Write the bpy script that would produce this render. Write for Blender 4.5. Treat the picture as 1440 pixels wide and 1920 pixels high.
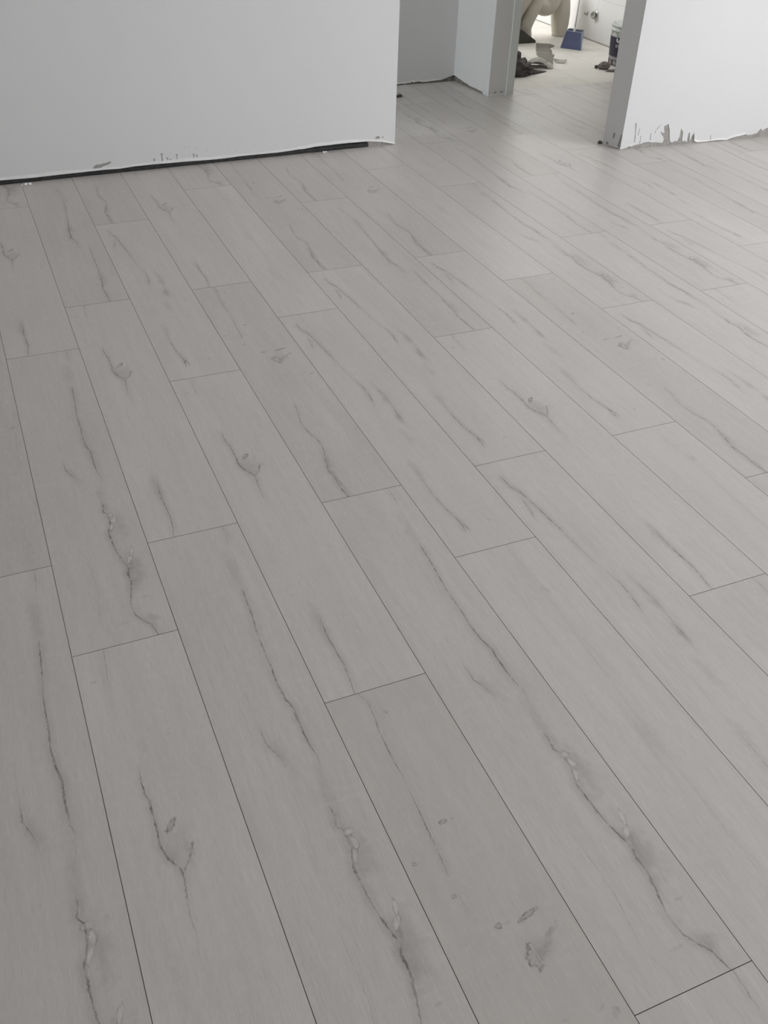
import bpy, bmesh, math, random
from mathutils import Vector, Matrix, noise
random.seed(4)
for o in list(bpy.data.objects): bpy.data.objects.remove(o)
S = bpy.context.scene
COL = S.collection

# ------------------------------------------------------------------ camera
cam_d = bpy.data.cameras.new('camera'); cam = bpy.data.objects.new('camera', cam_d); COL.objects.link(cam)
YAW, PITCH, ROLL = 0.42551, 0.65351, 0.03868
fw = Vector((math.cos(PITCH)*math.sin(YAW), math.cos(PITCH)*math.cos(YAW), -math.sin(PITCH)))
rt = Vector((math.cos(YAW), -math.sin(YAW), 0)); up = rt.cross(fw)
c, s = math.cos(ROLL), math.sin(ROLL)
rt, up = c*rt+s*up, -s*rt+c*up
cam.matrix_world = Matrix(((rt.x, up.x, -fw.x, 0.24644), (rt.y, up.y, -fw.y, 0.0), (rt.z, up.z, -fw.z, 1.44712), (0, 0, 0, 1)))
cam_d.sensor_fit = 'VERTICAL'; cam_d.sensor_height = 36.0; cam_d.lens = 36.0*1758.0/1920.0
cam_d.clip_start = 0.02; cam_d.clip_end = 60
S.camera = cam

# ------------------------------------------------------------------ light
S.view_settings.view_transform = 'Standard'; S.view_settings.look = 'None'
S.view_settings.gamma = 1.0; S.view_settings.use_curve_mapping = False
S.view_settings.exposure = 0.07
w = bpy.data.worlds.new('world'); S.world = w; w.use_nodes = True
w.node_tree.nodes['Background'].inputs[0].default_value = (1.0, 0.84, 0.66, 1)
w.node_tree.nodes['Background'].inputs[1].default_value = 0.3

def area(name, loc, direction, sx, sy, power, col):
    d = bpy.data.lights.new(name, 'AREA'); d.shape = 'RECTANGLE'; d.size = sx; d.size_y = sy
    d.energy = power; d.color = col
    o = bpy.data.objects.new(name, d); COL.objects.link(o); o.location = loc
    o.rotation_euler = Vector(direction).to_track_quat('-Z', 'Y').to_euler()
    return o
# daylight lamps, the two corridor ones added fill (each lamp stands just outside its window)
area('daylight_balcony_door', (5.98, 0.9, 1.25), (-1, 0, -0.05), 2.3, 2.7, 178, (0.90, 0.93, 1.0))
area('daylight_rear_window', (2.0, -3.55, 1.55), (0, 1, 0), 3.2, 1.6, 1.5, (0.95, 0.95, 1.0))
area('fill_corridor_left', (-3.4, 5.0, 1.6), (1, 0, 0), 0.9, 1.2, 82, (0.88, 0.94, 1.0))  # added lamp to brighten the hall from the left, source unseen
area('daylight_bathroom_window', (3.22, 7.45, 1.5), (1, 0, -0.1), 0.9, 1.2, 43, (0.98, 0.985, 1.0))
area('fill_corridor_end', (5.98, 4.8, 1.3), (-1, 0, 0), 0.8, 1.8, 6, (1.0, 0.98, 0.93))  # added fill for the hall floor, no source known at this end

# ------------------------------------------------------------------ node helper
class X:
    """a socket with arithmetic"""
    def __init__(s, nt, so): s.nt, s.so = nt, so
    def _m(s, op, *a, clamp=False):
        n = s.nt.nodes.new('ShaderNodeMath'); n.operation = op; n.use_clamp = clamp
        for i, v in enumerate((s,)+a):
            if isinstance(v, X): s.nt.links.new(v.so, n.inputs[i])
            else: n.inputs[i].default_value = v
        return X(s.nt, n.outputs[0])
    def __add__(s, o): return s._m('ADD', o)
    __radd__ = __add__
    def __sub__(s, o): return s._m('SUBTRACT', o)
    def __rsub__(s, o): return (s*-1.0)+o
    def __mul__(s, o): return s._m('MULTIPLY', o)
    __rmul__ = __mul__
    def abs(s): return s._m('ABSOLUTE')
    def clamp(s): return s._m('ADD', 0.0, clamp=True)
    def mx(s, o): return s._m('MAXIMUM', o)
    def sqrt(s): return s._m('SQRT')
    def fall(s, a, b):
        """1 below a, 0 above b, smooth"""
        n = s.nt.nodes.new('ShaderNodeMapRange'); n.interpolation_type = 'SMOOTHSTEP'
        s.nt.links.new(s.so, n.inputs[0])
        n.inputs[1].default_value = a; n.inputs[2].default_value = b
        n.inputs[3].default_value = 1; n.inputs[4].default_value = 0
        return X(s.nt, n.outputs[0])

def new_mat(name):
    m = bpy.data.materials.new(name); m.use_nodes = True
    nt = m.node_tree; b = nt.nodes['Principled BSDF']
    return m, nt, b
def combine(nt, x, y, z=0.0):
    n = nt.nodes.new('ShaderNodeCombineXYZ')
    for i, v in enumerate((x, y, z)):
        if isinstance(v, X): nt.links.new(v.so, n.inputs[i])
        else: n.inputs[i].default_value = v
    return n.outputs[0]
def noise_tex(nt, vec, scale, detail=3, rough=0.5):
    n = nt.nodes.new('ShaderNodeTexNoise'); n.inputs['Scale'].default_value = scale
    n.inputs['Detail'].default_value = detail; n.inputs['Roughness'].default_value = rough
    nt.links.new(vec, n.inputs['Vector']); return X(nt, n.outputs[0])
def mixc(nt, fac, a, b):
    n = nt.nodes.new('ShaderNodeMix'); n.data_type = 'RGBA'
    if isinstance(fac, X): nt.links.new(fac.so, n.inputs[0])
    else: n.inputs[0].default_value = fac
    for k, v in ((6, a), (7, b)):
        if isinstance(v, (tuple, list)): n.inputs[k].default_value = (*v[:3], 1)
        else: nt.links.new(v, n.inputs[k])
    return n.outputs[2]
def fcurve(nt, src, pts):
    n = nt.nodes.new('ShaderNodeFloatCurve'); cm = n.mapping
    cu = cm.curves[0]
    pts = sorted(pts)
    if pts[0][0] > 0: pts = [(0.0, pts[0][1])]+pts
    if pts[-1][0] < 1: pts = pts+[(1.0, pts[-1][1])]
    cu.points[0].location = pts[0]; cu.points[1].location = pts[-1]
    for p in pts[1:-1]: cu.points.new(*p)
    for p in cu.points: p.handle_type = 'VECTOR'
    cm.update(); nt.links.new(src.so, n.inputs[1]); n.inputs[0].default_value = 1
    return X(nt, n.outputs[0])

def simple(name, col, rough=0.6, metal=0.0, var=0.06, scale=30, bump=0.0, spec=0.5, col2=None):
    m, nt, b = new_mat(name)
    g = nt.nodes.new('ShaderNodeNewGeometry').outputs['Position']
    nz = noise_tex(nt, g, scale, 4)
    c2 = col2 or tuple(v*(1-var*2) for v in col)
    cc = mixc(nt, ((nz-0.3)*2.5).clamp(), col, c2)
    nt.links.new(cc, b.inputs['Base Color'])
    b.inputs['Roughness'].default_value = rough; b.inputs['Metallic'].default_value = metal
    b.inputs['Specular IOR Level'].default_value = spec
    if bump:
        bp = nt.nodes.new('ShaderNodeBump'); bp.inputs['Strength'].default_value = bump; bp.inputs['Distance'].default_value = 0.002
        nt.links.new(nz.so, bp.inputs['Height']); nt.links.new(bp.outputs[0], b.inputs['Normal'])
    return m

def wall_paint(name, col, speck=0.0):
    m, nt, b = new_mat(name)
    g = nt.nodes.new('ShaderNodeNewGeometry').outputs['Position']
    big = noise_tex(nt, g, 1.3, 3); fine = noise_tex(nt, g, 260, 2)
    cc = mixc(nt, ((big-0.35)*1.6).clamp(), col, tuple(v*0.965 for v in col))
    if speck:
        sp = noise_tex(nt, g, 24, 2, 0.6)
        cc = mixc(nt, sp.fall(0.70, 0.76)._m('SUBTRACT', 1.0).abs()*speck, cc, (0.30, 0.30, 0.29))
    nt.links.new(cc, b.inputs['Base Color']); b.inputs['Roughness'].default_value = 0.75
    b.inputs['Specular IOR Level'].default_value = 0.25
    bp = nt.nodes.new('ShaderNodeBump'); bp.inputs['Strength'].default_value = 0.25; bp.inputs['Distance'].default_value = 0.0006
    nt.links.new(fine.so, bp.inputs['Height']); nt.links.new(bp.outputs[0], b.inputs['Normal'])
    return m

# ------------------------------------------------------------------ laminate decors
# every printed decor of the laminate: strokes = cracks (t along the board, s across it), blobs = knots
PW, PL = 0.223, 1.37186
DEC = {
 'A': dict(tint=(0.683, 0.650, 0.616), strokes=[
   ([(0.0,.826),(.037,.818),(.068,.80),(.106,.79),(.14,.75),(.178,.74),(.238,.722),(.298,.69),(.364,.688),(.389,.676),(.426,.691),(.452,.723),(.465,.716),(.491,.715),(.522,.722),(.543,.745),(.57,.72),(.602,.655),(.636,.674),(.654,.650),(.663,.695),(.691,.690),(.714,.645),(.748,.652),(.776,.665),(.796,.69),(.809,.706),(.825,.735),(.839,.709),(.862,.717),(.89,.681),(.917,.644),(.942,.66),(.958,.708),(.973,.778),(1,.814)],
    [(0,.35),(.03,.5),(.06,.1),(.17,.12),(.185,.75),(.3,.55),(.38,.7),(.46,1),(.5,.7),(.57,.15),(.62,.15),(.635,.8),(.70,.6),(.72,1),(.78,.6),(.80,.75),(.84,1),(.88,.9),(.91,.4),(.93,.45),(.97,.85),(1,.5)], 1.7, 1.0),
   ([(0,.40),(.395,.372),(.497,.381),(.531,.46),(.60,.50),(1,.55)], [(0,0),(.39,0),(.40,.2),(.45,.1),(.49,.5),(.505,.55),(.53,.2),(.60,.05),(.62,0),(1,0)], 2.0, .9),
   ([(0,.4),(.78,.36),(.87,.378),(.94,.321),(1,.45)], [(0,0),(.74,0),(.80,.18),(.93,.22),(.97,.1),(1,.05)], 2.2, .5)],
   blobs=[(.667,.712,7,9,0,'pale',.75),(.684,.728,13,6,.1,'pale',.85),(.702,.695,15,5,-.35,'pale',.75),(.783,.815,14,4.5,-.2,'pale',.8),(.803,.77,14,5.5,-.5,'pale',.75),(.822,.738,14,4,-.2,'pale',.5),(.815,.765,16,6,-.5,'dark',.7),(.905,.80,4,11,0,'dark',.45),(.955,.56,3.5,17,.1,'dark',.3),(.52,.46,38,13,.2,'soft',.5),(.70,.77,60,20,0,'soft',.7),(.83,.80,70,22,0,'soft',.85),(.12,.74,70,14,0,'soft',.5),(.96,.80,22,14,.4,'soft',.8),(.93,.70,4,5,0,'dark',.3),(.61,.70,70,12,0,'soft',.45)]),
 'B': dict(tint=(0.704, 0.669, 0.634), strokes=[
   ([(0,.288),(.03,.276),(.063,.263),(.10,.266),(.24,.325),(.263,.314),(.286,.32),(.298,.337),(.322,.338),(.347,.338),(.358,.326),(.376,.338),(.391,.369),(.402,.407),(.412,.438),(.426,.436),(.457,.414),(.475,.408),(.492,.412),(.80,.345),(.828,.333),(.879,.314),(.916,.325),(.937,.33),(.963,.321),(1,.288)],
    [(0,.45),(.06,.4),(.10,.06),(.11,0),(.235,0),(.24,.35),(.28,.8),(.36,1),(.41,.9),(.45,.5),(.5,.2),(.53,0),(.78,0),(.83,.3),(.87,.8),(.93,.85),(1,.5)], 1.5, .8),
   ([(0,.57),(.375,.575),(.385,.555),(.399,.517),(.413,.455),(1,.45)], [(0,0),(.374,0),(.378,.75),(.41,.6),(.416,0),(1,0)], 2.0, .5)],
   blobs=[(.343,.452,15,5.5,-.68,'ring',.95),(.063,.135,4,7,0,'ring',.35),(.198,.629,2,5,0,'dark',.6),(.762,.2,2.2,5,0,'dark',.5),(.76,.521,2.5,5,0,'dark',.3),(.38,.45,45,26,.0,'soft',.65),(.84,.30,60,14,0,'soft',.5),(.30,.34,6,3,0,'ring',.4)]),
 'C': dict(tint=(0.700, 0.666, 0.627), strokes=[
   ([(0,.2),(.053,.19),(.09,.203),(.109,.26),(.164,.293),(.223,.326),(.313,.362),(.395,.438),(.427,.439),(.462,.413),(.543,.34),(.70,.285),(.735,.288),(.81,.271),(.855,.277),(.908,.326),(.93,.325),(.94,.312),(1,.31)],
    [(0,0),(.04,0),(.055,.6),(.09,.75),(.13,.6),(.20,.8),(.27,.4),(.36,.25),(.40,.6),(.45,.7),(.48,.15),(.56,.05),(.72,.1),(.80,.5),(.83,.6),(.9,.8),(.925,1),(.945,.3),(.95,0),(1,0)], 1.6, .9),
   ([(0,.2),(.13,.21),(.15,.20),(.173,.185),(.20,.15),(1,.15)], [(0,0),(.12,0),(.14,.5),(.17,.6),(.2,.1),(.21,0),(1,0)], 1.8, .8),
   ([(0,.32),(.905,.325),(.925,.365),(.94,.37),(1,.37)], [(0,0),(.905,0),(.912,.7),(.935,.7),(.945,0),(1,0)], 1.5, .2),
   ([(0,.62),(.40,.60),(.45,.625),(.56,.592),(1,.55)], [(0,0),(.36,0),(.43,.35),(.47,.15),(.53,.4),(.57,.1),(.60,0),(1,0)], 4.0, 1.3)],
   blobs=[(.925,.661,5,6,0,'dark',.75),(.46,.61,30,13,0,'soft',.6),(.54,.585,30,10,0,'soft',.8),(.62,.50,45,15,0,'soft',.4),(.10,.25,25,9,0,'soft',.4),(.74,.30,50,14,0,'soft',.45)]),
 'D': dict(tint=(0.655, 0.619, 0.581), strokes=[
   ([(0,.31),(.006,.33),(.021,.365),(.046,.36),(.075,.333),(.126,.324),(.154,.333),(.183,.325),(.216,.318),(.246,.309),(.29,.298),(.313,.289),(.332,.29),(.367,.298),(.64,.41),(.669,.396),(.70,.355),(.729,.335),(.768,.359),(.79,.40),(.814,.412),(.84,.385),(.868,.35),(.904,.297),(.929,.315),(.966,.309),(1,.33)],
    [(0,.6),(.03,.5),(.08,.55),(.12,.6),(.17,.25),(.24,.6),(.30,.7),(.32,.1),(.36,.25),(.38,0),(.63,0),(.66,.6),(.72,.5),(.76,.75),(.81,.6),(.86,.7),(.90,1),(.94,.9),(.98,1),(1,.8)], 1.5, .7),
   ([(0,.40),(.80,.42),(.86,.395),(.90,.325),(.95,.34),(.97,.355),(1,.36)], [(0,0),(.82,0),(.86,.4),(.88,.2),(.93,.7),(.98,.5),(1,0)], 1.4, .3)],
   blobs=[(.342,.253,4,4.5,0,'ring',.8),(.285,.078,4,4,0,'ring',.5),(.243,.452,4.5,7,.2,'ring',.8),(.243,.531,3,4.5,0,'dark',.5),(.047,.466,4,4,0,'ring',.5),(.395,.449,5,6,0,'ring',.75),(.395,.519,3.5,5,.2,'dark',.45),(.395,.70,4.5,18,.27,'ring',.9),
     (.441,.61,22,19,0,'cres',.95),(.443,.62,17,14,-.4,'dark',.65),(.426,.76,6,22,.54,'dark',.75),(.437,.69,7,16,.5,'dark',.7),(.517,.549,3,12,0,'dark',.35),(.53,.90,7,9,.6,'dark',.65),(.52,.83,3,8,.6,'dark',.45),(.435,.64,26,30,0,'soft',.4),(.88,.36,50,15,0,'soft',.45)]),
 'E': dict(tint=(0.662, 0.628, 0.594), strokes=[
   ([(0,.6),(.08,.61),(.188,.665),(.24,.64),(.281,.635),(.398,.572),(.489,.523),(.533,.512),(.555,.553),(.58,.58),(.61,.572),(1,.57)],
    [(0,0),(.07,0),(.10,.45),(.18,.3),(.26,.6),(.38,.5),(.46,.9),(.54,.9),(.58,.5),(.61,.4),(.63,0),(1,0)], 1.7, .9),
   ([(0,.75),(.594,.751),(.689,.733),(.79,.732),(.83,.712),(.881,.699),(.913,.67),(.946,.684),(1,.697)], [(0,0),(.58,0),(.62,.5),(.70,.7),(.80,.6),(.88,.9),(1,1)], 1.5, .5),
   ([(0,.5),(.53,.51),(.56,.43),(1,.4)], [(0,0),(.525,0),(.53,.7),(.555,.4),(.56,0),(1,0)], 1.6, .6)],
   blobs=[(.888,.605,4.5,5,0,'dark',.9),(.26,.30,2.5,12,0,'dark',.4),(.47,.56,40,18,0,'soft',.55),(.85,.74,60,14,0,'soft',.45),(.22,.70,40,12,0,'soft',.4)]),
 'F': dict(tint=(0.704, 0.672, 0.636), strokes=[
   ([(0,.6),(.15,.62),(.4,.55),(.7,.52),(1,.6)], [(0,0),(.05,.12),(.1,.05),(.3,.12),(.5,.06),(.7,.12),(.9,0),(1,0)], 5.0, 1.2)],
   blobs=[(.13,.66,16,8,.3,'soft',.45),(.45,.5,60,18,0,'soft',.35),(.75,.45,70,20,0,'soft',.3)]),
}
def plank_mat(key):
    d = DEC[key]
    m, nt, b = new_mat('laminate_decor_'+key.lower())
    uv = nt.nodes.new('ShaderNodeUVMap'); uv.uv_map = 'UVMap'
    sp = nt.nodes.new('ShaderNodeSeparateXYZ'); nt.links.new(uv.outputs[0], sp.inputs[0])
    sx, t = X(nt, sp.outputs[0]), X(nt, sp.outputs[1])
    u2 = nt.nodes.new('ShaderNodeUVMap'); u2.uv_map = 'seed'
    s2 = nt.nodes.new('ShaderNodeSeparateXYZ'); nt.links.new(u2.outputs[0], s2.inputs[0])
    seed, tone = X(nt, s2.outputs[0]), X(nt, s2.outputs[1])
    xm, ym = sx*PW, t*PL                                   # metres on the board
    v_f = combine(nt, xm*900.0, ym*30.0, seed)
    v_m = combine(nt, xm*60.0, ym*4.0, seed*1.7)
    v_b = combine(nt, xm*9.0, ym*2.2, seed*3.1)
    v_i = combine(nt, xm, ym, seed)
    fine, med, big = noise_tex(nt, v_f, 1.0, 3, .6), noise_tex(nt, v_m, 1.0, 4, .6), noise_tex(nt, v_b, 1.0, 3)
    jit = noise_tex(nt, v_i, 130.0, 3, .7)
    brk = noise_tex(nt, v_i, 55.0, 2, .6)
    wob = noise_tex(nt, v_i, 30.0, 3, .6)
    fine2 = noise_tex(nt, combine(nt, xm*160.0, ym*50.0, seed+7.0), 1.0, 3, .7)
    streak = ((noise_tex(nt, combine(nt, xm*420.0, ym*60.0, seed+3.0), 1.0, 3, .7)-0.30)*2.4).clamp()
    sj = sx + (jit-0.5)*0.035
    dark = None; soft = None; pale = None
    def acc(a, v): return v if a is None else a.mx(v)
    for pts, amp, wid, halo in d['strokes']:
        f = fcurve(nt, t, pts); a = fcurve(nt, t, amp)
        ds = ((sj-f)*PW).abs()
        dn = ds._m('DIVIDE', (a*1.25+0.25)*(jit*1.6+0.15))
        core = dn.fall(wid*0.0002, wid*0.0015) * (a*1.5).clamp() * ((brk-0.28)*2.6).clamp()
        dark = acc(dark, core)
        side = ((sj-f)*PW - wid*0.0022).abs().fall(0.0002, 0.0016) * a * ((fine2-0.50)*5.0).clamp()
        pale = acc(pale, side*0.55)
        ds2 = ((sx-f + (wob-0.5)*0.06)*PW).abs()
        hl = ds2.fall(0.0, 0.010+0.009*halo) * a * (0.36*halo)
        soft = hl if soft is None else soft+hl
    for (bt, bs, rt_, rs_, ang, kind, amt) in d['blobs']:
        k = 0.001
        yy = (t-bt)*PL; xx = (sx-bs)*PW
        ca, sa = math.cos(ang), math.sin(ang)
        q = (wob if kind == 'soft' else jit)
        yr = (yy*ca+xx*sa)*(1/(rt_*k)) + (q-0.5)*2.0
        xr = (xx*ca-yy*sa)*(1/(rs_*k)) + (brk-0.5)*2.0
        r = (yr*yr+xr*xr).sqrt()
        if kind == 'dark': dark = acc(dark, r.fall(.2, 1.25)*amt*streak)
        elif kind == 'ring': 
            dark = acc(dark, (r-0.85).abs().fall(.05, .55)*amt*((fine2-0.32)*3.2).clamp()); soft = soft + r.fall(.3, 1.1)*(amt*.4)
        elif kind == 'cres':
            dark = acc(dark, (r-0.9).abs().fall(.03, .28)*amt*((0.35-xr)*2.0).clamp()*((fine2-0.25)*2.6).clamp())
        elif kind == 'pale':
            pale = acc(pale, r.fall(.5, 1.0)*amt*((fine2-0.25)*2.2).clamp()); dark = acc(dark, (r-1.1).abs().fall(.03, .30)*amt*((fine2-0.42)*4.0).clamp()*0.8)
        else: soft = soft + r.fall(0, 1.5)*(amt*.50)*(.6+med*.8)
    tint = d['tint']
    base = mixc(nt, ((big-0.3)*2.2).clamp(), tuple(v*1.05 for v in tint), (tint[0]*.945, tint[1]*.94, tint[2]*.935))
    base = mixc(nt, ((med-0.40)*2.6).clamp()*0.42, base, tuple(v*.80 for v in tint))
    base = mixc(nt, ((fine-0.40)*3.2).clamp()*0.40, base, tuple(v*.70 for v in tint))
    base = mixc(nt, ((fine2-0.52)*4.0).clamp()*0.30, base, tuple(min(1, v*1.18) for v in tint))
    # pale chatter marks across the board
    v_c = combine(nt, xm*14.0+wob*1.5, ym*60.0, seed*5.0)
    chat = noise_tex(nt, v_c, 1.0, 2)
    base = mixc(nt, ((chat-0.56)*5.0).clamp()*((big-0.42)*4.0).clamp()*0.25, base, tuple(min(1, v*1.16) for v in tint))
    base = mixc(nt, tone, base, tuple(v*.86 for v in tint))
    base = mixc(nt, soft.clamp()*0.70, base, (0.225, 0.192, 0.180))
    base = mixc(nt, dark.clamp()*0.72, base, (0.085, 0.072, 0.066))
    if pale is not None: base = mixc(nt, pale.clamp()*0.85, base, (0.80, 0.775, 0.745))
    nt.links.new(base, b.inputs['Base Color'])
    ro = fine*0.10+0.33
    nt.links.new(ro.so, b.inputs['Roughness']); b.inputs['Specular IOR Level'].default_value = 0.5
    bp = nt.nodes.new('ShaderNodeBump'); bp.inputs['Strength'].default_value = 0.35; bp.inputs['Distance'].default_value = 0.0005
    h = fine*0.6 + med*0.5 - dark.clamp()*1.6
    nt.links.new(h.so, bp.inputs['Height']); nt.links.new(bp.outputs[0], b.inputs['Normal'])
    return m

# ------------------------------------------------------------------ mesh helpers
def link(name, bm, mats, parent=None, smooth=False, loc=None):
    me = bpy.data.meshes.new(name); bmesh.ops.recalc_face_normals(bm, faces=bm.faces[:]); bm.to_mesh(me); bm.free()
    if not isinstance(mats, (list, tuple)): mats = [mats]
    for m in mats: me.materials.append(m)
    if smooth:
        for p in me.polygons: p.use_smooth = True
    o = bpy.data.objects.new(name, me); COL.objects.link(o)
    if parent: o.parent = parent
    if loc: o.location = loc
    return o
def struct(o): o['kind'] = 'structure'; return o
def tag(o, label, cat, group=None):
    o['label'] = label; o['category'] = cat
    if group: o['group'] = group
    return o
def empty(name, loc, label, cat, rz=0):
    o = bpy.data.objects.new(name, None); COL.objects.link(o); o.location = loc; o.rotation_euler = (0, 0, rz)
    o.empty_display_size = 0.05
    return tag(o, label, cat)
def box(bm, x0, x1, y0, y1, z0, z1, mi=0):
    vs = [bm.verts.new((x, y, z)) for z in (z0, z1) for (x, y) in ((x0, y0), (x1, y0), (x1, y1), (x0, y1))]
    for f in ((0,3,2,1), (4,5,6,7), (0,1,5,4), (1,2,6,5), (2,3,7,6), (3,0,4,7)):
        fc = bm.faces.new([vs[i] for i in f]); fc.material_index = mi
def wall_prism(bm, A, B, poly, d0, d1, mi=0, side=1):
    """poly = [(distance along A->B, z)], extruded from depth d0 to d1 behind the face (left-hand normal * side)"""
    A, B = Vector(A), Vector(B); t = (B-A).normalized(); n = Vector((-t.y, t.x))*side
    def P(a, z, d): q = A+t*a+n*d; return (q.x, q.y, z)
    f = [bm.verts.new(P(a, z, d0)) for a, z in poly]; g = [bm.verts.new(P(a, z, d1)) for a, z in poly]
    bm.faces.new(f).material_index = mi; bm.faces.new(g[::-1]).material_index = mi
    for i in range(len(poly)):
        j = (i+1) % len(poly); bm.faces.new((f[i], g[i], g[j], f[j])).material_index = mi
def tube(bm, pts, rad, seg=14, cap=True, mi=0, fn=None):
    pts = [Vector(p) for p in pts]; n = len(pts)
    rads = rad if isinstance(rad, (list, tuple)) else [rad]*n
    rings = []; ref = Vector((0, 1, 0.13)).normalized()
    for i, p in enumerate(pts):
        d = (pts[min(i+1, n-1)]-pts[max(i-1, 0)]).normalized()
        a = d.cross(ref)
        if a.length < .05: a = d.cross(Vector((1, 0, 0)))
        a.normalize(); bvec = d.cross(a)
        rings.append([bm.verts.new(p+(a*math.cos(2*math.pi*k/seg)+bvec*math.sin(2*math.pi*k/seg))*rads[i]*(fn(i, k) if fn else 1)) for k in range(seg)])
    for i in range(n-1):
        for k in range(seg):
            bm.faces.new((rings[i][k], rings[i][(k+1) % seg], rings[i+1][(k+1) % seg], rings[i+1][k])).material_index = mi
    if cap:
        bm.faces.new(rings[0][::-1]).material_index = mi; bm.faces.new(rings[-1]).material_index = mi
def loft(bm, secs, seg=40, mi=0, cap0=True, cap1=True):
    """secs = [(cx, cy, z, rx, ry)]"""
    R = [[bm.verts.new((cx+rx*math.cos(2*math.pi*k/seg), cy+ry*math.sin(2*math.pi*k/seg), z)) for k in range(seg)] for cx, cy, z, rx, ry in secs]
    for i in range(len(R)-1):
        for k in range(seg):
            bm.faces.new((R[i][k], R[i][(k+1) % seg], R[i+1][(k+1) % seg], R[i+1][k])).material_index = mi
    if cap0: bm.faces.new(R[0][::-1]).material_index = mi
    if cap1: bm.faces.new(R[-1]).material_index = mi
def smooth_path(P, n=6):
    P = [Vector(p) for p in P]; out = []
    for i in range(len(P)-1):
        a, b_, c_, d = P[max(i-1, 0)], P[i], P[i+1], P[min(i+2, len(P)-1)]
        for k in range(n):
            u = k/n; out.append(0.5*((2*b_)+(-a+c_)*u+(2*a-5*b_+4*c_-d)*u*u+(-a+3*b_-3*c_+d)*u**3))
    out.append(P[-1]); return out

# ------------------------------------------------------------------ materials
PAINT = wall_paint('white_wall_paint', (0.80, 0.80, 0.785), 0.0)
PAINT_R = wall_paint('white_wall_paint_right', (0.79, 0.785, 0.77), 0.0)  # right wall white, tuned slightly apart from the other walls
LIP = simple('fresh_white_filler', (0.90, 0.89, 0.86), 0.8, var=.03, bump=.3)
RAW = simple('raw_grey_plaster', (0.43, 0.41, 0.375), 0.9, var=.14, scale=60, bump=.6)
RAWD = simple('damp_grey_mortar', (0.20, 0.19, 0.17), 0.9, var=.2, scale=70, bump=.8)
SCUFF = simple('grey_scuff', (0.43, 0.43, 0.41), 0.9, var=.15, scale=120)
FOAM = simple('dark_foam', (0.050, 0.050, 0.050), 0.85, var=.25, scale=45, bump=.5)
SUB = simple('seam_brown', (0.05, 0.042, 0.035), 0.9)
LINING = wall_paint('door_lining_paint', (0.80, 0.83, 0.80))
CEIL = wall_paint('ceiling_paint', (0.82, 0.82, 0.81))

# ------------------------------------------------------------------ floor: laminate boards
V0 = {0: 1.806, 1: 1.4942, 2: 1.8096, 3: 1.1843, 4: 1.8130-PL, 5: 1.4957, 6: 1.8222, 7: 1.1775, 8: 1.8209, 9: 1.513, 10: 1.1786, 11: 1.82, 12: 1.185, 13: 1.82}
DK = {(0,-1):'A',(0,0):'D',(1,0):'A',(1,1):'B',(1,-1):'B',(2,0):'B',(2,1):'E',(2,-1):'A',(3,0):'B',(3,1):'C',(3,2):'D',(3,-1):'D',
      (4,0):'A',(4,1):'D',(4,2):'B',(4,-1):'A',(5,0):'C',(5,1):'F',(5,-1):'F',(6,0):'C',(6,1):'D',(6,-1):'C',(7,0):'B',(7,1):'E',(7,-1):'A',
      (8,0):'C',(8,1):'D',(8,-1):'F',(9,0):'D',(9,1):'F',(9,-1):'E',(10,0):'C',(10,1):'A',(10,-1):'B',(11,0):'A',(11,1):'E',(12,1):'A',(12,0):'B',(13,0):'C',(13,1):'B'}
X0F, X1F, Y0F, Y1F = -3.0, 5.75, -3.2, 5.441
keys = sorted(DEC); rnd = random.Random(11)
bm = bmesh.new(); uvl = bm.loops.layers.uv.new('UVMap'); sdl = bm.loops.layers.uv.new('seed')
G = 0.0006
for ci in range(int(X0F/PW)-1, int(X1F/PW)+1):
    v0 = V0.get(ci, 1.18+0.315*((ci*2) % 3))
    for k in range(-5, 5):
        ya, yb = v0+k*PL, v0+(k+1)*PL
        xa, xb = ci*PW, (ci+1)*PW
        if yb < Y0F or xb < X0F or xa > X1F: continue
        dk = DK.get((ci, k), rnd.choice('ABCDEF')); sd = rnd.random()*40; tn = rnd.random()*0.22
        x_0, x_1 = max(xa+G, X0F), min(xb-G, X1F); YM = 5.80 if xa < 3.3 else Y1F
        if ya > YM: continue
        y_0, y_1 = max(ya+G, Y0F), min(yb-G, YM)
        top = [bm.verts.new(p) for p in ((x_0,y_0,0),(x_1,y_0,0),(x_1,y_1,0),(x_0,y_1,0))]
        bot = [bm.verts.new((v.co.x, v.co.y, -0.0016)) for v in top]
        fs = [bm.faces.new(top)]+[bm.faces.new((top[i], bot[i], bot[(i+1)%4], top[(i+1)%4])) for i in range(4)]
        for j, f in enumerate(fs):
            f.material_index = keys.index(dk) if j == 0 else 6
            for lp in f.loops:
                co = lp.vert.co
                lp[uvl].uv = ((co.x-xa)/PW, (yb-co.y)/PL); lp[sdl].uv = (sd, tn)
box(bm, X0F, X1F, Y0F, Y1F, -0.02, -0.0016, 6); box(bm, X0F, 3.34, Y1F, 5.80, -0.02, -0.0016, 6)
floor = struct(link('floor', bm, [plank_mat(k) for k in keys]+[SUB]))

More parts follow.
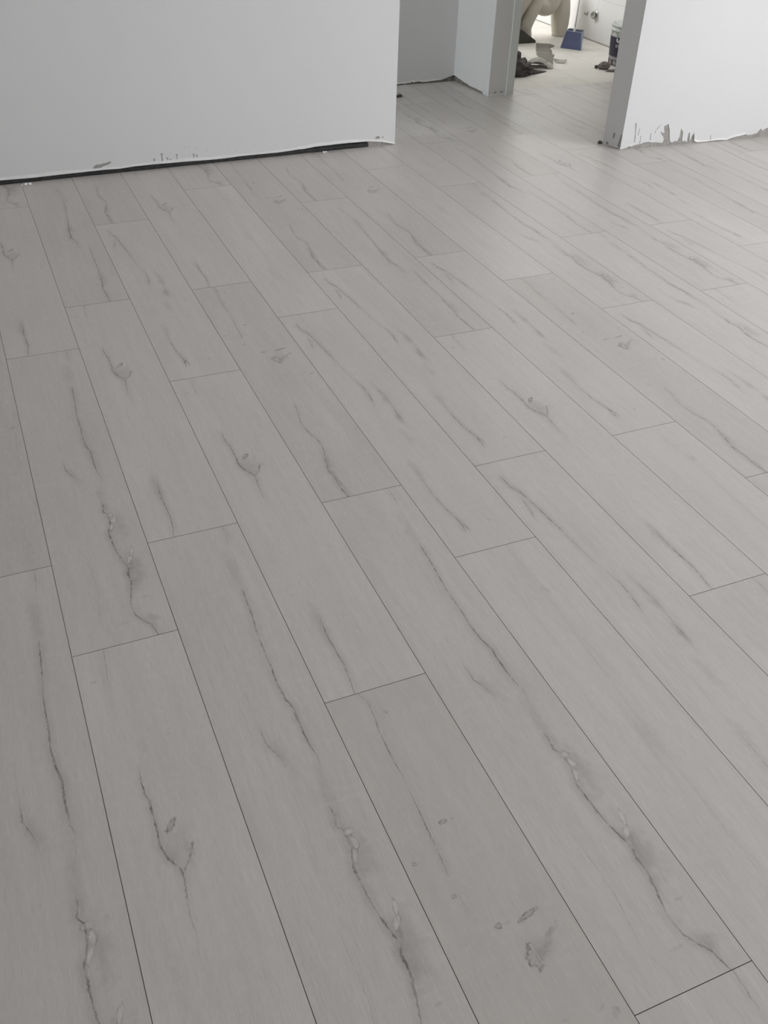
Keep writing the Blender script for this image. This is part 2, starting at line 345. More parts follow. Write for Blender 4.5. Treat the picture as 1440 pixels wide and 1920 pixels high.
# bathroom tiles
m, nt, b = new_mat('cream_floor_tile')
g = nt.nodes.new('ShaderNodeNewGeometry').outputs['Position']
br = nt.nodes.new('ShaderNodeTexBrick'); br.offset = 0.0
mp = nt.nodes.new('ShaderNodeMapping'); nt.links.new(g, mp.inputs[0]); mp.inputs['Location'].default_value = (-3.716, -5.80, 0)
nt.links.new(mp.outputs[0], br.inputs['Vector']); br.inputs['Scale'].default_value = 1.0
br.inputs['Brick Width'].default_value = 0.333; br.inputs['Row Height'].default_value = 0.333; br.inputs['Mortar Size'].default_value = 0.0018
br.inputs['Mortar Smooth'].default_value = 0.3
br.inputs['Color1'].default_value = (0.82, 0.79, 0.73, 1); br.inputs['Color2'].default_value = (0.80, 0.77, 0.71, 1); br.inputs['Mortar'].default_value = (0.48, 0.44, 0.38, 1)
nz = noise_tex(nt, g, 7, 5, .6)
cc = mixc(nt, ((nz-0.45)*3).clamp()*0.5, br.outputs[0], (0.70, 0.65, 0.575))
nt.links.new(cc, b.inputs['Base Color']); b.inputs['Roughness'].default_value = 0.5
TILE = m
bm = bmesh.new(); box(bm, 3.345, 4.95, 5.441, 8.45, -0.02, 0.0)
struct(link('floor_bathroom', bm, TILE))

# ------------------------------------------------------------------ walls
def flare(bm, A, B, prof_, out, mi, side=1):
    """a bead of plaster that swells outwards towards the open foot of the wall"""
    A, B = Vector(A), Vector(B); t = (B-A).normalized(); n = Vector((-t.y, t.x))*side; prev = None
    for a, z, h in prof_:
        row = []
        for d, zz in ((.0005, z+h), (-out*.25, z+h*.72), (-out*.75, z+h*.30), (-out, z+.0012), (-out*.6, z), (.0005, z)):
            q = A+t*a+n*d; row.append(bm.verts.new((q.x, q.y, zz)))
        if prev:
            for k in range(6): bm.faces.new((prev[k], row[k], row[(k+1) % 6], prev[(k+1) % 6])).material_index = mi
        else: bm.faces.new(row).material_index = mi
        prev = row
    bm.faces.new(prev[::-1]).material_index = mi
H = 2.6
LA, LB = (0.357, 4.552), (2.312, 4.602)
prof = [(0.004,.021),(.141,.018),(.259,.0195),(.354,.020),(.466,.021),(.537,.0185),(.60,.0225),(.70,.0225),(.78,.021),(.841,.0205),(.959,.017),(1.039,.0165),(1.12,.0195),(1.201,.0195),(1.312,.0185),(1.38,.021),(1.424,.0235),(1.447,.0225),(1.51,.028),(1.60,.030),(1.69,.0305),(1.803,.0275),(1.878,.018),(1.925,.007),(1.9555,.0)]
left_ext = [(-3.35+i*0.25, .019+.003*math.sin(i*1.7)) for i in range(14)]
PR = left_ext[:-1]+prof
bm = bmesh.new()
wall_prism(bm, LA, LB, PR+[(1.9555, H), (-3.35, H)], 0.0, 0.03)
wall_prism(bm, LA, LB, [(-3.35, 0.0), (1.9555, 0.0), (1.9555, H), (-3.35, H)], 0.03, 0.12)
lip = [(a, z+.0002) for a, z in PR] + [(a, z+.010+.004*math.sin(a*9)+.002*math.sin(a*31)) for a, z in PR[::-1]]
flare(bm, LA, LB, [(a, z, .013+.004*math.sin(a*9)+.002*math.sin(a*31)) for a, z in PR], 0.006, 1)
# grey filler under the wall end
wall_prism(bm, LA, LB, [(1.80, 0.0), (1.952, 0.0), (1.92, .008), (1.875, .019), (1.803, .028)], 0.004, 0.031, 2)
# scrapes on the paint near the foot of the wall
def patch(bm, A, B, poly, mi=2, d=-0.0006, side=1): wall_prism(bm, A, B, poly, d, 0.0005, mi, side)
patch(bm, LA, LB, [(.415,.029),(.452,.030),(.462,.036),(.49,.043),(.503,.052),(.495,.055),(.478,.050),(.462,.049),(.448,.046),(.436,.047),(.424,.043),(.418,.037)], 3)
for a, z0, z1, hw in ((.701,.028,.048,.0022),(.739,.030,.068,.0026),(.764,.028,.047,.002),(.810,.027,.058,.0020),(.891,.030,.052,.0024),(.906,.034,.046,.002)):
    patch(bm, LA, LB, [(a-hw,z0),(a+hw,z0),(a+hw*.8,z1-.007),(a+hw*2.2,z1-.003),(a+hw*1.6,z1),(a-hw*2.2,z1),(a-hw*1.8,z1-.004),(a-hw,z1-.008)], 3)
for a, z, rr in ((.776,.036,.003),(.784,.032,.003),(.87,.088,.002),(.955,.062,.0025),(1.10,.045,.002),(1.06,.07,.0018),(.835,.074,.0015),(1.886,.040,.0045),(1.20,.06,.0015),(.60,.10,.0015),(.70,.072,.0015),(.85,.085,.0018),(.905,.075,.0018)):
    patch(bm, LA, LB, [(a+rr*math.cos(k*math.pi/3)*(1+.4*math.sin(k*2.3+a*50)), z+rr*math.sin(k*math.pi/3)) for k in range(6)], 3)
patch(bm, LA, LB, [(1.842,.037),(1.866,.034),(1.870,.044),(1.858,.049),(1.846,.046)], 2)
struct(link('wall_left', bm, [PAINT, LIP, RAW, SCUFF]))
# dark foam strip in the open joint
bm = bmesh.new()
A, B = Vector(LA), Vector(LB); t = (B-A).normalized(); n = Vector((-t.y, t.x)); prev = None
for i in range(260):
    a = -3.3+i*(5.105/259); dent = min(abs(a-x) for x in (-1.5, -.4, .18, .55, 1.0, 1.02, 1.46, 1.6))
    k = (1+.10*noise.noise((a*9, 0, 3)))*(1-.14*max(0, 1-dent/.02)); row = []
    for d, z in ((.0005, .0), (-.0012, .004), (-.0012, .011), (.0015, .0175), (.007, .0215), (.014, .0225), (.020, .018), (.020, .0)):
        dd = d+.0015*noise.noise((a*14, z*90, 1))+(.0016 if dent < .01 else 0); q = A+t*a+n*dd
        row.append(bm.verts.new((q.x, q.y, z*k)))
    if prev:
        for m_ in range(8): bm.faces.new((prev[m_], row[m_], row[(m_+1) % 8], prev[(m_+1) % 8]))
    else: bm.faces.new(row)
    prev = row
bm.faces.new(prev[::-1])
struct(link('trim_1', bm, FOAM, smooth=True))

RA, RB = (3.412, 4.159), (4.367, 4.122)
RE = 2.36
bm = bmesh.new()
wall_prism(bm, RA, RB, [(0.003, 0), (RE, 0), (RE, H), (0.003, H)], 0.003, 0.120, 2)
jag = [(-0.002,.0015),(.03,.006),(.05,.016),(.065,.012),(.09,.019),(.12,.021),(.14,.027),(.168,.029),(.185,.024),(.205,.024),(.258,.017),(.262,.035),(.253,.050),(.236,.066),(.232,.078),(.244,.070),(.259,.067),(.252,.085),(.247,.103),(.262,.108),(.273,.113),(.278,.098),(.286,.083),(.293,.055),(.303,.023),(.317,.013),(.330,.020),(.351,.019),(.36,.042),(.358,.065),(.36,.083),(.368,.072),(.375,.068),(.379,.040),(.381,.019),(.395,.013),(.402,.019),(.408,.009),(.414,.010),(.413,.050),(.418,.062),(.424,.050),(.430,.013),(.435,.020),(.437,.037),(.449,.051),(.455,.032),(.459,.012),(.481,.004),(.541,.003),(.563,.005),(.615,.006),(.677,.002),(.698,.009),(.734,.016),(.76,.018),(.793,.024),(.81,.018),(.833,.018),(.87,.024),(.885,.040),(.897,.047),(.902,.030),(.908,.037),(.939,.050)]
jag += [(.96+.05*i, .045+.02*math.sin(i*1.9)) for i in range(28)]
wall_prism(bm, RA, RB, jag+[(RE, H), (-0.002, H)], 0.0, 0.0035, 0)
lipr = [(a, z+.0002) for a, z in jag if a < .95]
lip2 = lipr+[(a, z+.004+.006*abs(math.sin(a*13))) for a, z in lipr[::-1]]
flare(bm, RA, RB, [(a, z, .006+.008*abs(math.sin(a*11))) for a, z in jag if .44 < a < .80], 0.0035, 4)
flare(bm, RA, RB, [(a, z, .008) for a, z in jag if .0 < a < .07], 0.003, 4)
# end face (reveal)
EA, EB = (3.381, 4.277), (3.412, 4.159)
wall_prism(bm, EA, EB, [(-.002,.001),(.02,.004),(.035,.001),(.06,.003),(.085,.001),(.105,.004),(.1215,.001),(.1215,H),(-.002,H)], 0.0, 0.0035, 1)
patch(bm, EA, EB, [(.058,.045),(.066,.043),(.072,.060),(.068,.078),(.058,.066)], 3)
patch(bm, EA, EB, [(.098,.015),(.119,.006),(.1195,.078),(.110,.074),(.104,.040)], 3)
patch(bm, EA, EB, [(.02,.008),(.035,.006),(.037,.017),(.024,.02)], 3)
for P_ in ([(.063,.132),(.072,.128),(.080,.060),(.081,.033),(.076,.033),(.074,.080),(.066,.118)], [(.095,.101),(.098,.1),(.096,.067),(.092,.067)], [(.111,.063),(.114,.064),(.116,.025),(.112,.022)], [(.172,.073),(.175,.073),(.178,.038),(.173,.038)], [(.562,.034),(.566,.035),(.568,.010),(.564,.010)], [(.205,.088),(.225,.108),(.226,.112),(.203,.092)], [(.196,.07),(.199,.07),(.201,.085),(.198,.086)]):
    patch(bm, RA, RB, P_, 3)
struct(link('wall_right', bm, [PAINT_R, PAINT, RAW, SCUFF, LIP]))

# hall: rear wall, side wall, pilaster and the partition with the bathroom doorway
bm = bmesh.new()
HA, HB = (-3.2, 5.674), (3.217, 5.738)
LW_ = (Vector(HB)-Vector(HA)).length
wall_prism(bm, HA, HB, [(0, 0), (LW_+.1, 0), (LW_+.1, H), (0, H)], 0.007, 0.12, 1)
o_ = LW_-.397
RAWM = simple('old_grey_plaster', (0.30, 0.285, 0.25), 0.9, var=.25, scale=40, bump=.8)
hp = [(0,.02)]+[(i*.25, .018+.004*math.sin(i*2.1)) for i in range(1, 24)]+[(o_+.004,.006),(o_+.03,.008),(o_+.05,.005),(o_+.077,.009),(o_+.09,.007),(o_+.10,.015),(o_+.11,.010),(o_+.13,.012),(o_+.15,.015),(o_+.17,.008),(o_+.2,.008),(o_+.244,.010),(o_+.312,.013),(o_+.340,.020),(o_+.36,.027),(LW_,.034)]
wall_prism(bm, HA, HB, hp+[(LW_, H), (0, H)], 0.0, 0.008, 0)
flare(bm, HA, HB, [(a, z, .012) for a, z in hp if a > o_-.3 and a < o_+.33], 0.004, 2)
struct(link('wall_rear', bm, [PAINT, RAWM, PAINT]))
bm = bmesh.new()
SA, SB = (3.217, 5.738), (3.251, 5.331)
Ls = (Vector(SB)-Vector(SA)).length
wall_prism(bm, SA, SB, [(0, 0), (Ls, 0), (Ls, H), (0, H)], 0.006, 0.10, 1)
wall_prism(bm, SA, SB, [(0,.036),(.024,.035),(.06,.028),(.09,.027),(.13,.020),(.16,.020),(.19,.014),(.218,.013),(.26,.015),(.296,.013),(.34,.012),(.374,.011),(.40,.004),(Ls,.001),(Ls,H),(0,H)], 0.0, 0.007, 0)
struct(link('wall_side', bm, [PAINT, RAWM]))
bm = bmesh.new()
box(bm, 3.251, 3.370, 5.331, 5.441, 0, H, 0)
box(bm, 4.36, 5.75, 5.331, 5.441, 0, H, 0)
box(bm, 3.370, 4.36, 5.331, 5.441, 2.08, H, 0)
patch(bm, (3.251,5.331), (3.370,5.331), [(.0,.001),(.119,.001),(.117,.010),(.09,.014),(.06,.011),(.03,.012),(.0,.009)], 1)
patch(bm, (3.251,5.331), (3.370,5.331), [(.035,.016),(.05,.014),(.056,.022),(.045,.026)], 2)
patch(bm, (3.251,5.331), (3.370,5.331), [(.075,.018),(.092,.016),(.104,.021),(.09,.026)], 2)
struct(link('wall_partition', bm, [PAINT, LIP, SCUFF]))
bm = bmesh.new()
box(bm, 3.370, 3.421, 5.324, 5.445, 0, 2.08, 0); box(bm, 4.31, 4.36, 5.324, 5.445, 0, 2.08, 0); box(bm, 3.421, 4.31, 5.324, 5.445, 2.03, 2.08, 0)
struct(link('door_1', bm, LINING))

# bathroom shell
m, nt, b = new_mat('white_wall_tile')
g = nt.nodes.new('ShaderNodeNewGeometry').outputs['Position']
sp = nt.nodes.new('ShaderNodeSeparateXYZ'); nt.links.new(g, sp.inputs[0])
vec = combine(nt, X(nt, sp.outputs[1])-6.58+6.0, X(nt, sp.outputs[2])-0.285)
br = nt.nodes.new('ShaderNodeTexBrick'); br.offset = 0.0; nt.links.new(vec, br.inputs['Vector']); br.inputs['Scale'].default_value = 1
br.inputs['Brick Width'].default_value = 0.6; br.inputs['Row Height'].default_value = 0.3; br.inputs['Mortar Size'].default_value = 0.0012
br.inputs['Color1'].default_value = (0.86, 0.855, 0.835, 1); br.inputs['Color2'].default_value = (0.85, 0.845, 0.825, 1); br.inputs['Mortar'].default_value = (0.6, 0.58, 0.55, 1)
nt.links.new(br.outputs[0], b.inputs['Base Color']); b.inputs['Roughness'].default_value = 0.35
WTILE = m
bm = bmesh.new(); box(bm, 4.82, 4.94, 5.441, 8.45, 0, H); box(bm, 4.815, 4.821, 5.445, 8.4, 0, .006, 1)
struct(link('wall_bathroom_right', bm, [WTILE, RAW]))
bm = bmesh.new(); box(bm, 3.35, 3.421, 5.445, 6.95, 0, H); box(bm, 3.35, 3.421, 7.95, 8.45, 0, H); box(bm, 3.35, 3.421, 6.95, 7.95, 0, .85); box(bm, 3.35, 3.421, 6.95, 7.95, 2.15, H); struct(link('wall_bathroom_left', bm, PAINT))
bm = bmesh.new()
box(bm, 3.42, 4.82, 8.33, 8.45, 0, H)
struct(link('wall_bathroom_back', bm, PAINT))

# outer shell of the flat (behind and beside the viewer)
bm = bmesh.new()
box(bm, -3.12, -3.0, -3.3, 4.45, 0, H); box(bm, -3.12, -3.0, 5.55, 5.8, 0, H); box(bm, -3.12, -3.0, 4.45, 5.55, 0, .9); box(bm, -3.12, -3.0, 4.45, 5.55, 2.2, H)
struct(link('wall_outer_left', bm, PAINT))
bm = bmesh.new()
box(bm, 5.75, 5.87, -3.3, -0.5, 0, H); box(bm, 5.75, 5.87, 2.3, 4.35, 0, H); box(bm, 5.75, 5.87, 5.25, 5.45, 0, H); box(bm, 5.75, 5.87, 4.35, 5.25, 0, .3); box(bm, 5.75, 5.87, 4.35, 5.25, 2.3, H); box(bm, 5.75, 5.87, -0.5, 2.3, 2.4, H)
struct(link('wall_outer_right', bm, PAINT))
bm = bmesh.new()
box(bm, -3.0, 0.3, -3.32, -3.2, 0, H); box(bm, 3.7, 5.75, -3.32, -3.2, 0, H); box(bm, 0.3, 3.7, -3.32, -3.2, 0, .75); box(bm, 0.3, 3.7, -3.32, -3.2, 2.4, H)
struct(link('wall_behind', bm, PAINT))
bm = bmesh.new(); box(bm, -3.12, 5.87, -3.32, 8.45, H, H+.1); struct(link('ceiling', bm, CEIL))
def window_frame(name, axis, pos, a0, a1, z0, z1, bars):
    bm = bmesh.new(); w_ = .05
    def bb(p0, p1, q0, q1):
        if axis == 'x': box(bm, pos-.03, pos+.03, p0, p1, q0, q1)
        else: box(bm, p0, p1, pos-.03, pos+.03, q0, q1)
    bb(a0, a1, z0, z0+w_); bb(a0, a1, z1-w_, z1)
    for k in range(bars+2):
        x = a0+(a1-a0-w_)*k/(bars+1); bb(x, x+w_, z0+w_, z1-w_)
    struct(link(name, bm, LINING))
window_frame('window_1', 'x', 5.81, -0.5, 2.3, 0.0, 2.4, 1)
window_frame('window_2', 'y', -3.26, 0.3, 3.7, 0.75, 2.4, 2)
window_frame('added_window_3', 'x', -3.06, 4.68, 5.55, 0.9, 2.2, 0)  # added opening for the left corridor fill lamp
window_frame('window_4', 'x', 3.385, 6.95, 7.95, 0.85, 2.15, 0)
window_frame('added_window_5', 'x', 5.81, 4.35, 5.25, 0.3, 2.3, 0)  # added opening for the fill lamp at the corridor end

# ------------------------------------------------------------------ toilet
CER = simple('beige_ceramic', (0.61, 0.565, 0.485), 0.35, var=.06, scale=6, col2=(0.56, 0.525, 0.44))
TY = 6.80
tl = empty('toilet', (4.3, TY, 0), 'beige ceramic floor toilet with exposed curved trap, beside the blue dustpan', 'toilet')
def rel(pts): return [(p[0]-4.3, p[1], p[2]) for p in pts]
bm = bmesh.new()
loft(bm, [(-.14,0,0,.125,.095),(-.14,0,.02,.120,.092),(-.14,0,.07,.110,.085),(-.14,0,.13,.118,.090),(-.14,0,.19,.155,.115),(-.145,0,.26,.200,.145),(-.14,0,.33,.235,.170),(-.13,0,.385,.250,.180),(-.13,0,.40,.245,.176),
          (-.13,0,.40,.205,.138),(-.13,0,.36,.190,.125),(-.12,0,.28,.12,.09),(-.10,0,.22,.06,.05)], 44)
link('bowl', bm, CER, tl, True)
bm = bmesh.new()
pth = smooth_path([(.115,0,.36),(.11,-.01,.30),(.085,-.02,.22),(.045,-.03,.14),(.02,-.035,.08),(.03,-.03,.03),(.035,-.03,0)])
tube(bm, pth, [.070-.018*min(1, i/18) for i in range(len(pth))], 24)
link('pedestal_web', bm, CER, tl, True)
bm = bmesh.new()
pth = smooth_path([(.10,0,.26),(.16,0,.215),(.215,0,.205),(.255,0,.235),(.285,.01,.30),(.33,.02,.34),(.37,.03,.31)])
tube(bm, pth, .058, 24)
link('trap', bm, CER, tl, True)
bm = bmesh.new()
loft(bm, [(.372,.03,0,.058,.058),(.372,.03,.012,.056,.056),(.37,.03,.03,.060,.060),(.365,.03,.09,.070,.068),(.360,.03,.15,.076,.070),(.355,.03,.21,.074,.070),(.350,.03,.27,.068,.066),(.345,.03,.33,.06,.06),(.34,.03,.355,.035,.035)], 32)
link('outlet_pipe', bm, CER, tl, True)
bm = bmesh.new()
loft(bm, [(-.13,0,.402,.255,.186),(-.13,0,.418,.258,.188),(-.13,0,.428,.245,.176),(-.13,0,.428,.175,.112),(-.13,0,.418,.165,.105),(-.13,0,.402,.170,.108)], 44, cap0=False, cap1=False)
link('seat', bm, simple('cream_plastic', (.62, .59, .52), .4), tl, True)

# ------------------------------------------------------------------ dustpan
BLUE = simple('blue_plastic', (0.125, 0.145, 0.270), 0.45, var=.05, scale=20)
BLUEL = simple('pale_blue_rim', (0.30, 0.36, 0.50), 0.5, var=.08, scale=40)  # paler blue for the sides and edges of the pan
BLUED = simple('dark_blue_plastic', (0.03, 0.045, 0.085), 0.5)
WHITE = simple('white_plastic', (0.80, 0.81, 0.82), 0.4, var=.02)
dirv = Vector((4.538-4.446, 6.314-6.429, 0)); rz = math.atan2(dirv.y, dirv.x)
dp = empty('dustpan', (4.492, 6.372, 0), 'blue plastic dustpan with long white handle standing by the tiled wall', 'dustpan', rz)
# local x along the lip, local y points away from the viewer
bm = bmesh.new()
def quadprism(bm, P, th, mi=0):
    P = [Vector(p) for p in P]; nn = (P[1]-P[0]).cross(P[2]-P[0]).normalized()*th
    a = [bm.verts.new(p) for p in P]; b2 = [bm.verts.new(p+nn) for p in P]
    bm.faces.new(a); bm.faces.new(b2[::-1])
    for i in range(len(P)): j = (i+1) % len(P); bm.faces.new((a[i], b2[i], b2[j], a[j]))
    for f in bm.faces[-(len(P)+2):] if False else []: pass
lipw, topw, th_ = .076, .055, .114
yl, yt = 0.0, .030
quadprism(bm, [(-lipw,yl,0.001),(lipw,yl,0.001),(topw,yt,th_),(-topw,yt,th_)], .003)
link('pan', bm, BLUE, dp)
bm = bmesh.new()
for sg in (-1, 1):
    quadprism(bm, [(sg*lipw,yl-.004,0.001),(sg*(lipw-.006),yl+.03,.004),(sg*(topw-.004),yt+.055,th_+.006),(sg*topw,yt-.006,th_+.002)], .003*sg)
tube(bm, [(-topw-.004,yt-.002,th_),(topw+.004,yt-.002,th_)], .0042, 8)
tube(bm, [(-lipw-.001,yl-.003,.004),(-topw-.002,yt-.005,th_)], .0035, 8)
link('rim', bm, BLUEL, dp)
bm = bmesh.new()
box(bm, -topw+.003, topw-.003, yt+.004, yt+.05, th_-.012, th_+.010)
link('hood', bm, BLUED, dp)
bm = bmesh.new(); tube(bm, [(0,yt+.0,th_-.004),(0,yt+.006,th_+.028)], [.0105,.008], 12); link('handle_socket', bm, WHITE, dp, True)
bm = bmesh.new(); tube(bm, [(0,yt+.004,th_+.015),(.010,yt+.03,.80)], .0055, 12); tube(bm, [(.010,yt+.03,.79),(.011,yt+.033,.90)], .011, 12)
link('handle', bm, WHITE, dp, True)

# ------------------------------------------------------------------ valves on the tiled wall
CHROME = simple('chrome', (0.55, 0.54, 0.52), 0.22, 1.0, var=.05)
CHROMED = simple('dull_chrome', (0.42, 0.41, 0.40), 0.35, 1.0, var=.1)
def valve(y, z, r, label, knob):
    e = empty('water_valve', (4.82, y, z), label, 'valve')
    bm = bmesh.new()
    prof_ = [(0, r), (-.003, r), (-.008, r*.86), (-.011, r*.5), (-.011, r*.42), (-.018, r*.42)]
    tube(bm, [(x, 0, 0) for x, _ in prof_], [q for _, q in prof_], 24); link('wall_rosette', bm, CHROME, e, True)
    bm = bmesh.new()
    if knob:
        pr = [(-.016, r*.35), (-.018, r*.72), (-.026, r*.80), (-.032, r*.66), (-.034, r*.2)]
        tube(bm, [(x, 0, 0) for x, _ in pr], [q for _, q in pr], 8, fn=lambda i, k: 1+.10*math.cos(k*math.pi)); link('knob', bm, CHROME, e)
    else:
        pr = [(-.014, r*.46), (-.020, r*.50), (-.021, r*.2)]
        tube(bm, [(x, 0, 0) for x, _ in pr], [q for _, q in pr], 12); link('pipe_cap', bm, CHROMED, e)
valve(6.712, 0.168, .015, 'small dull capped water outlet on tiled wall, left of the chrome knob', False)
valve(6.590, 0.177, .033, 'larger shiny chrome valve knob low on the tiled bathroom wall', True)

# ------------------------------------------------------------------ paint bucket
bk = empty('paint_bucket', (4.610, 5.845, 0), 'white plastic paint bucket with dark printed label, partly behind the doorway wall', 'bucket')
def brad(z): return .122+z*.055
bm = bmesh.new(); seg = 56
secs = [(0,0,0,brad(0)-.004,brad(0)-.004),(0,0,.003,brad(0),brad(0))]+[(0,0,z,brad(z),brad(z)) for z in (.05,.1,.15,.2,.215)]
secs += [(0,0,.217,brad(.22)+.0025,brad(.22)+.0025),(0,0,.221,brad(.22)+.0025,brad(.22)+.0025),(0,0,.223,brad(.22),brad(.22)),(0,0,.243,brad(.24),brad(.24))]
loft(bm, secs, seg); link('body', bm, simple('translucent_white_plastic', (.66,.68,.66), .4, var=.06, scale=14), bk, True)
bm = bmesh.new(); loft(bm, [(0,0,.240,brad(.24)+.003,brad(.24)+.003),(0,0,.249,brad(.24)+.003,brad(.24)+.003),(0,0,.252,brad(.24),brad(.24)),(0,0,.250,brad(.24)-.012,brad(.24)-.012)], seg); link('lid', bm, simple('grey_white_lid', (.62,.64,.62), .4), bk, True)
def band(z0, z1, a0, a1, off, n=40):
    bm = bmesh.new(); R = []
    for i in range(n+1):
        a = math.radians(a0+(a1-a0)*i/n); R.append([bm.verts.new(((brad(z)+off)*math.cos(a), (brad(z)+off)*math.sin(a), z)) for z in (z0, (z0+z1)/2, z1)])
    for i in range(n):
        for k in range(2): bm.faces.new((R[i][k], R[i+1][k], R[i+1][k+1], R[i][k+1]))
    return bm
LABD = simple('dark_violet_print', (0.028, 0.022, 0.050), 0.45, var=.12, scale=18)
link('label', band(.060, .182, 150, 330, .0008), LABD, bk, True)
link('grey_label_band', band(.040, .060, 150, 330, .0008), simple('grey_print', (.36,.34,.37), .5), bk, True)
link('picture_band', band(.004, .040, 150, 330, .0008), simple('dark_print', (.055,.045,.055), .5), bk, True)
def on_bucket(ang, z, off):
    a = math.radians(ang); r = brad(z)+off; return Vector((r*math.cos(a), r*math.sin(a), z))
def disc(angc, zc, ra, off, mat, name, ry=None, n=20):
    bm = bmesh.new(); ry = ry or ra
    vs = [bm.verts.new(on_bucket(angc+math.degrees(ra*math.cos(2*math.pi*k/n)/brad(zc)), zc+ry*math.sin(2*math.pi*k/n), off)) for k in range(n)]
    c0 = bm.verts.new(on_bucket(angc, zc, off))
    for k in range(n): bm.faces.new((vs[k], vs[(k+1) % n], c0))
    link(name, bm, mat, bk, True)
ANG = 189
disc(174, .022, .017, .0016, simple('pink_picture', (.34,.27,.27), .5, scale=60, var=.2), 'round_picture')
disc(194, .022, .016, .0016, simple('pale_picture', (.30,.32,.33), .5, scale=60, var=.2), 'round_picture')
disc(194, .022, .008, .0022, simple('white_picture', (.55,.56,.56), .5, scale=60, var=.1), 'picture_highlight')
GREYP = simple('grey_figure_print', (.34,.37,.35), .5, var=.12, scale=40)
bm = bmesh.new()
fig = [(-26,.183),(8,.183),(10,.189),(6,.196),(4,.202),(6,.208),(7,.216),(4,.224),(-3,.227),(-8,.224),(-12,.216),(-22,.212),(-26,.200)]
vs = [bm.verts.new(on_bucket(ANG+a, z, .0012)) for a, z in fig]; bm.faces.new(vs); bmesh.ops.triangulate(bm, faces=bm.faces[:]); link('printed_figure', bm, GREYP, bk)
# lettering: big white strokes and the small letters VI
WP = simple('white_print', (.75,.75,.78), .5, var=.02)
def stroke(bm, p, q, wdt):
    (a0, z0), (a1, z1) = p, q
    bm.faces.new([bm.verts.new(on_bucket(a, z, .0018)) for a, z in ((a0-wdt, z0), (a0+wdt, z0), (a1+wdt, z1), (a1-wdt, z1))])
bm = bmesh.new()
bm.faces.new([bm.verts.new(on_bucket(ANG+a, z, .0018)) for a, z in ((3,.176),(8,.178),(9.5,.160),(13,.154),(10.5,.148),(5,.156),(3,.160))])
stroke(bm, (ANG+10.5,.150), (ANG+17,.180), 1.8)
stroke(bm, (ANG+23,.150), (ANG+18,.180), 1.4)
link('large_lettering', bm, WP, bk)
bm = bmesh.new()
stroke(bm, (ANG+2.5,.140), (ANG+5.5,.119), .8); stroke(bm, (ANG+9,.141), (ANG+6,.119), .8); stroke(bm, (ANG+12.5,.141), (ANG+12.5,.119), .8)
link('small_lettering_vi', bm, WP, bk)
bm = bmesh.new(); tube(bm, smooth_path([(-.136,0,.235),(-.150,-.03,.30),(-.10,-.09,.36),(0,-.12,.385),(.10,-.09,.36),(.150,-.03,.30),(.136,0,.245)]), .0022, 8)
for v in bm.verts: v.co = Matrix.Rotation(math.radians(70), 3, 'Z') @ Vector((v.co.x, v.co.y*.1+ (v.co.z-.245)*.9, .245+abs(v.co.y)*.12))
link('wire_handle', bm, CHROMED, bk, True)

# ------------------------------------------------------------------ rubble, rags and paper on the bathroom floor
RAG = simple('dark_grey_cloth', (0.115, 0.108, 0.106), 0.8, var=.25, scale=16, bump=.4, col2=(.05, .043, .045))
RAGP = simple('brown_grey_cloth', (0.15, 0.13, 0.13), 0.7, var=.3, scale=25, bump=.4, col2=(.06,.05,.05))
def lump(bm, c, r, seed, amp=.35, sub=4, squash=1):
    b2 = bmesh.new(); bmesh.ops.create_icosphere(b2, subdivisions=sub, radius=1)
    for v in b2.verts:
        p = v.co.copy(); d = 1+amp*noise.noise(p*1.6+Vector((seed, 0, 0)))+amp*.55*abs(noise.noise(p*4+Vector((0, seed, 0))))-.12*amp
        v.co = Vector((c[0]+p.x*r[0]*d, c[1]+p.y*r[1]*d, max(0.001, c[2]+p.z*r[2]*d)))
    me = bpy.data.meshes.new('tmp'); b2.to_mesh(me); bm.from_mesh(me); b2.free(); bpy.data.meshes.remove(me)
rg = empty('work_gloves', (3.74, 5.79, 0), 'crumpled dark grey work rags heaped beside the doorway lining', 'rags')
bm = bmesh.new()
lump(bm, (-.06, .10, .05), (.085, .11, .075), 1.0, .5); lump(bm, (-.08, -.01, .035), (.085, .06, .055), 5.2, .5)
rg.name = 'rag_heap'
link('cloth', bm, RAG, rg, True)
bm = bmesh.new()
tube(bm, smooth_path([(-.05,.03,.05),(-.01,.08,.09),(.035,.13,.085),(.06,.17,.05)], 5), [.026]*5+[.030]*5+[.026]*5+[.016], 12, fn=lambda i, k: 1+.18*noise.noise((i*.5, k*.7, 2)))
tube(bm, smooth_path([(-.03,-.02,.04),(.03,.05,.055),(.075,.10,.055),(.10,.13,.03)], 5), [.022]*5+[.024]*5+[.02]*5+[.012], 12, fn=lambda i, k: 1+.18*noise.noise((i*.5, k*.7, 5)))
link('twisted_fold', bm, RAG, rg, True)
bm = bmesh.new(); lump(bm, (.03, .02, .028), (.065, .06, .045), 9.1, .7); lump(bm, (-.03, -.045, .015), (.06, .035, .028), 3.3, .7)
link('brown_fold', bm, RAGP, rg, True)

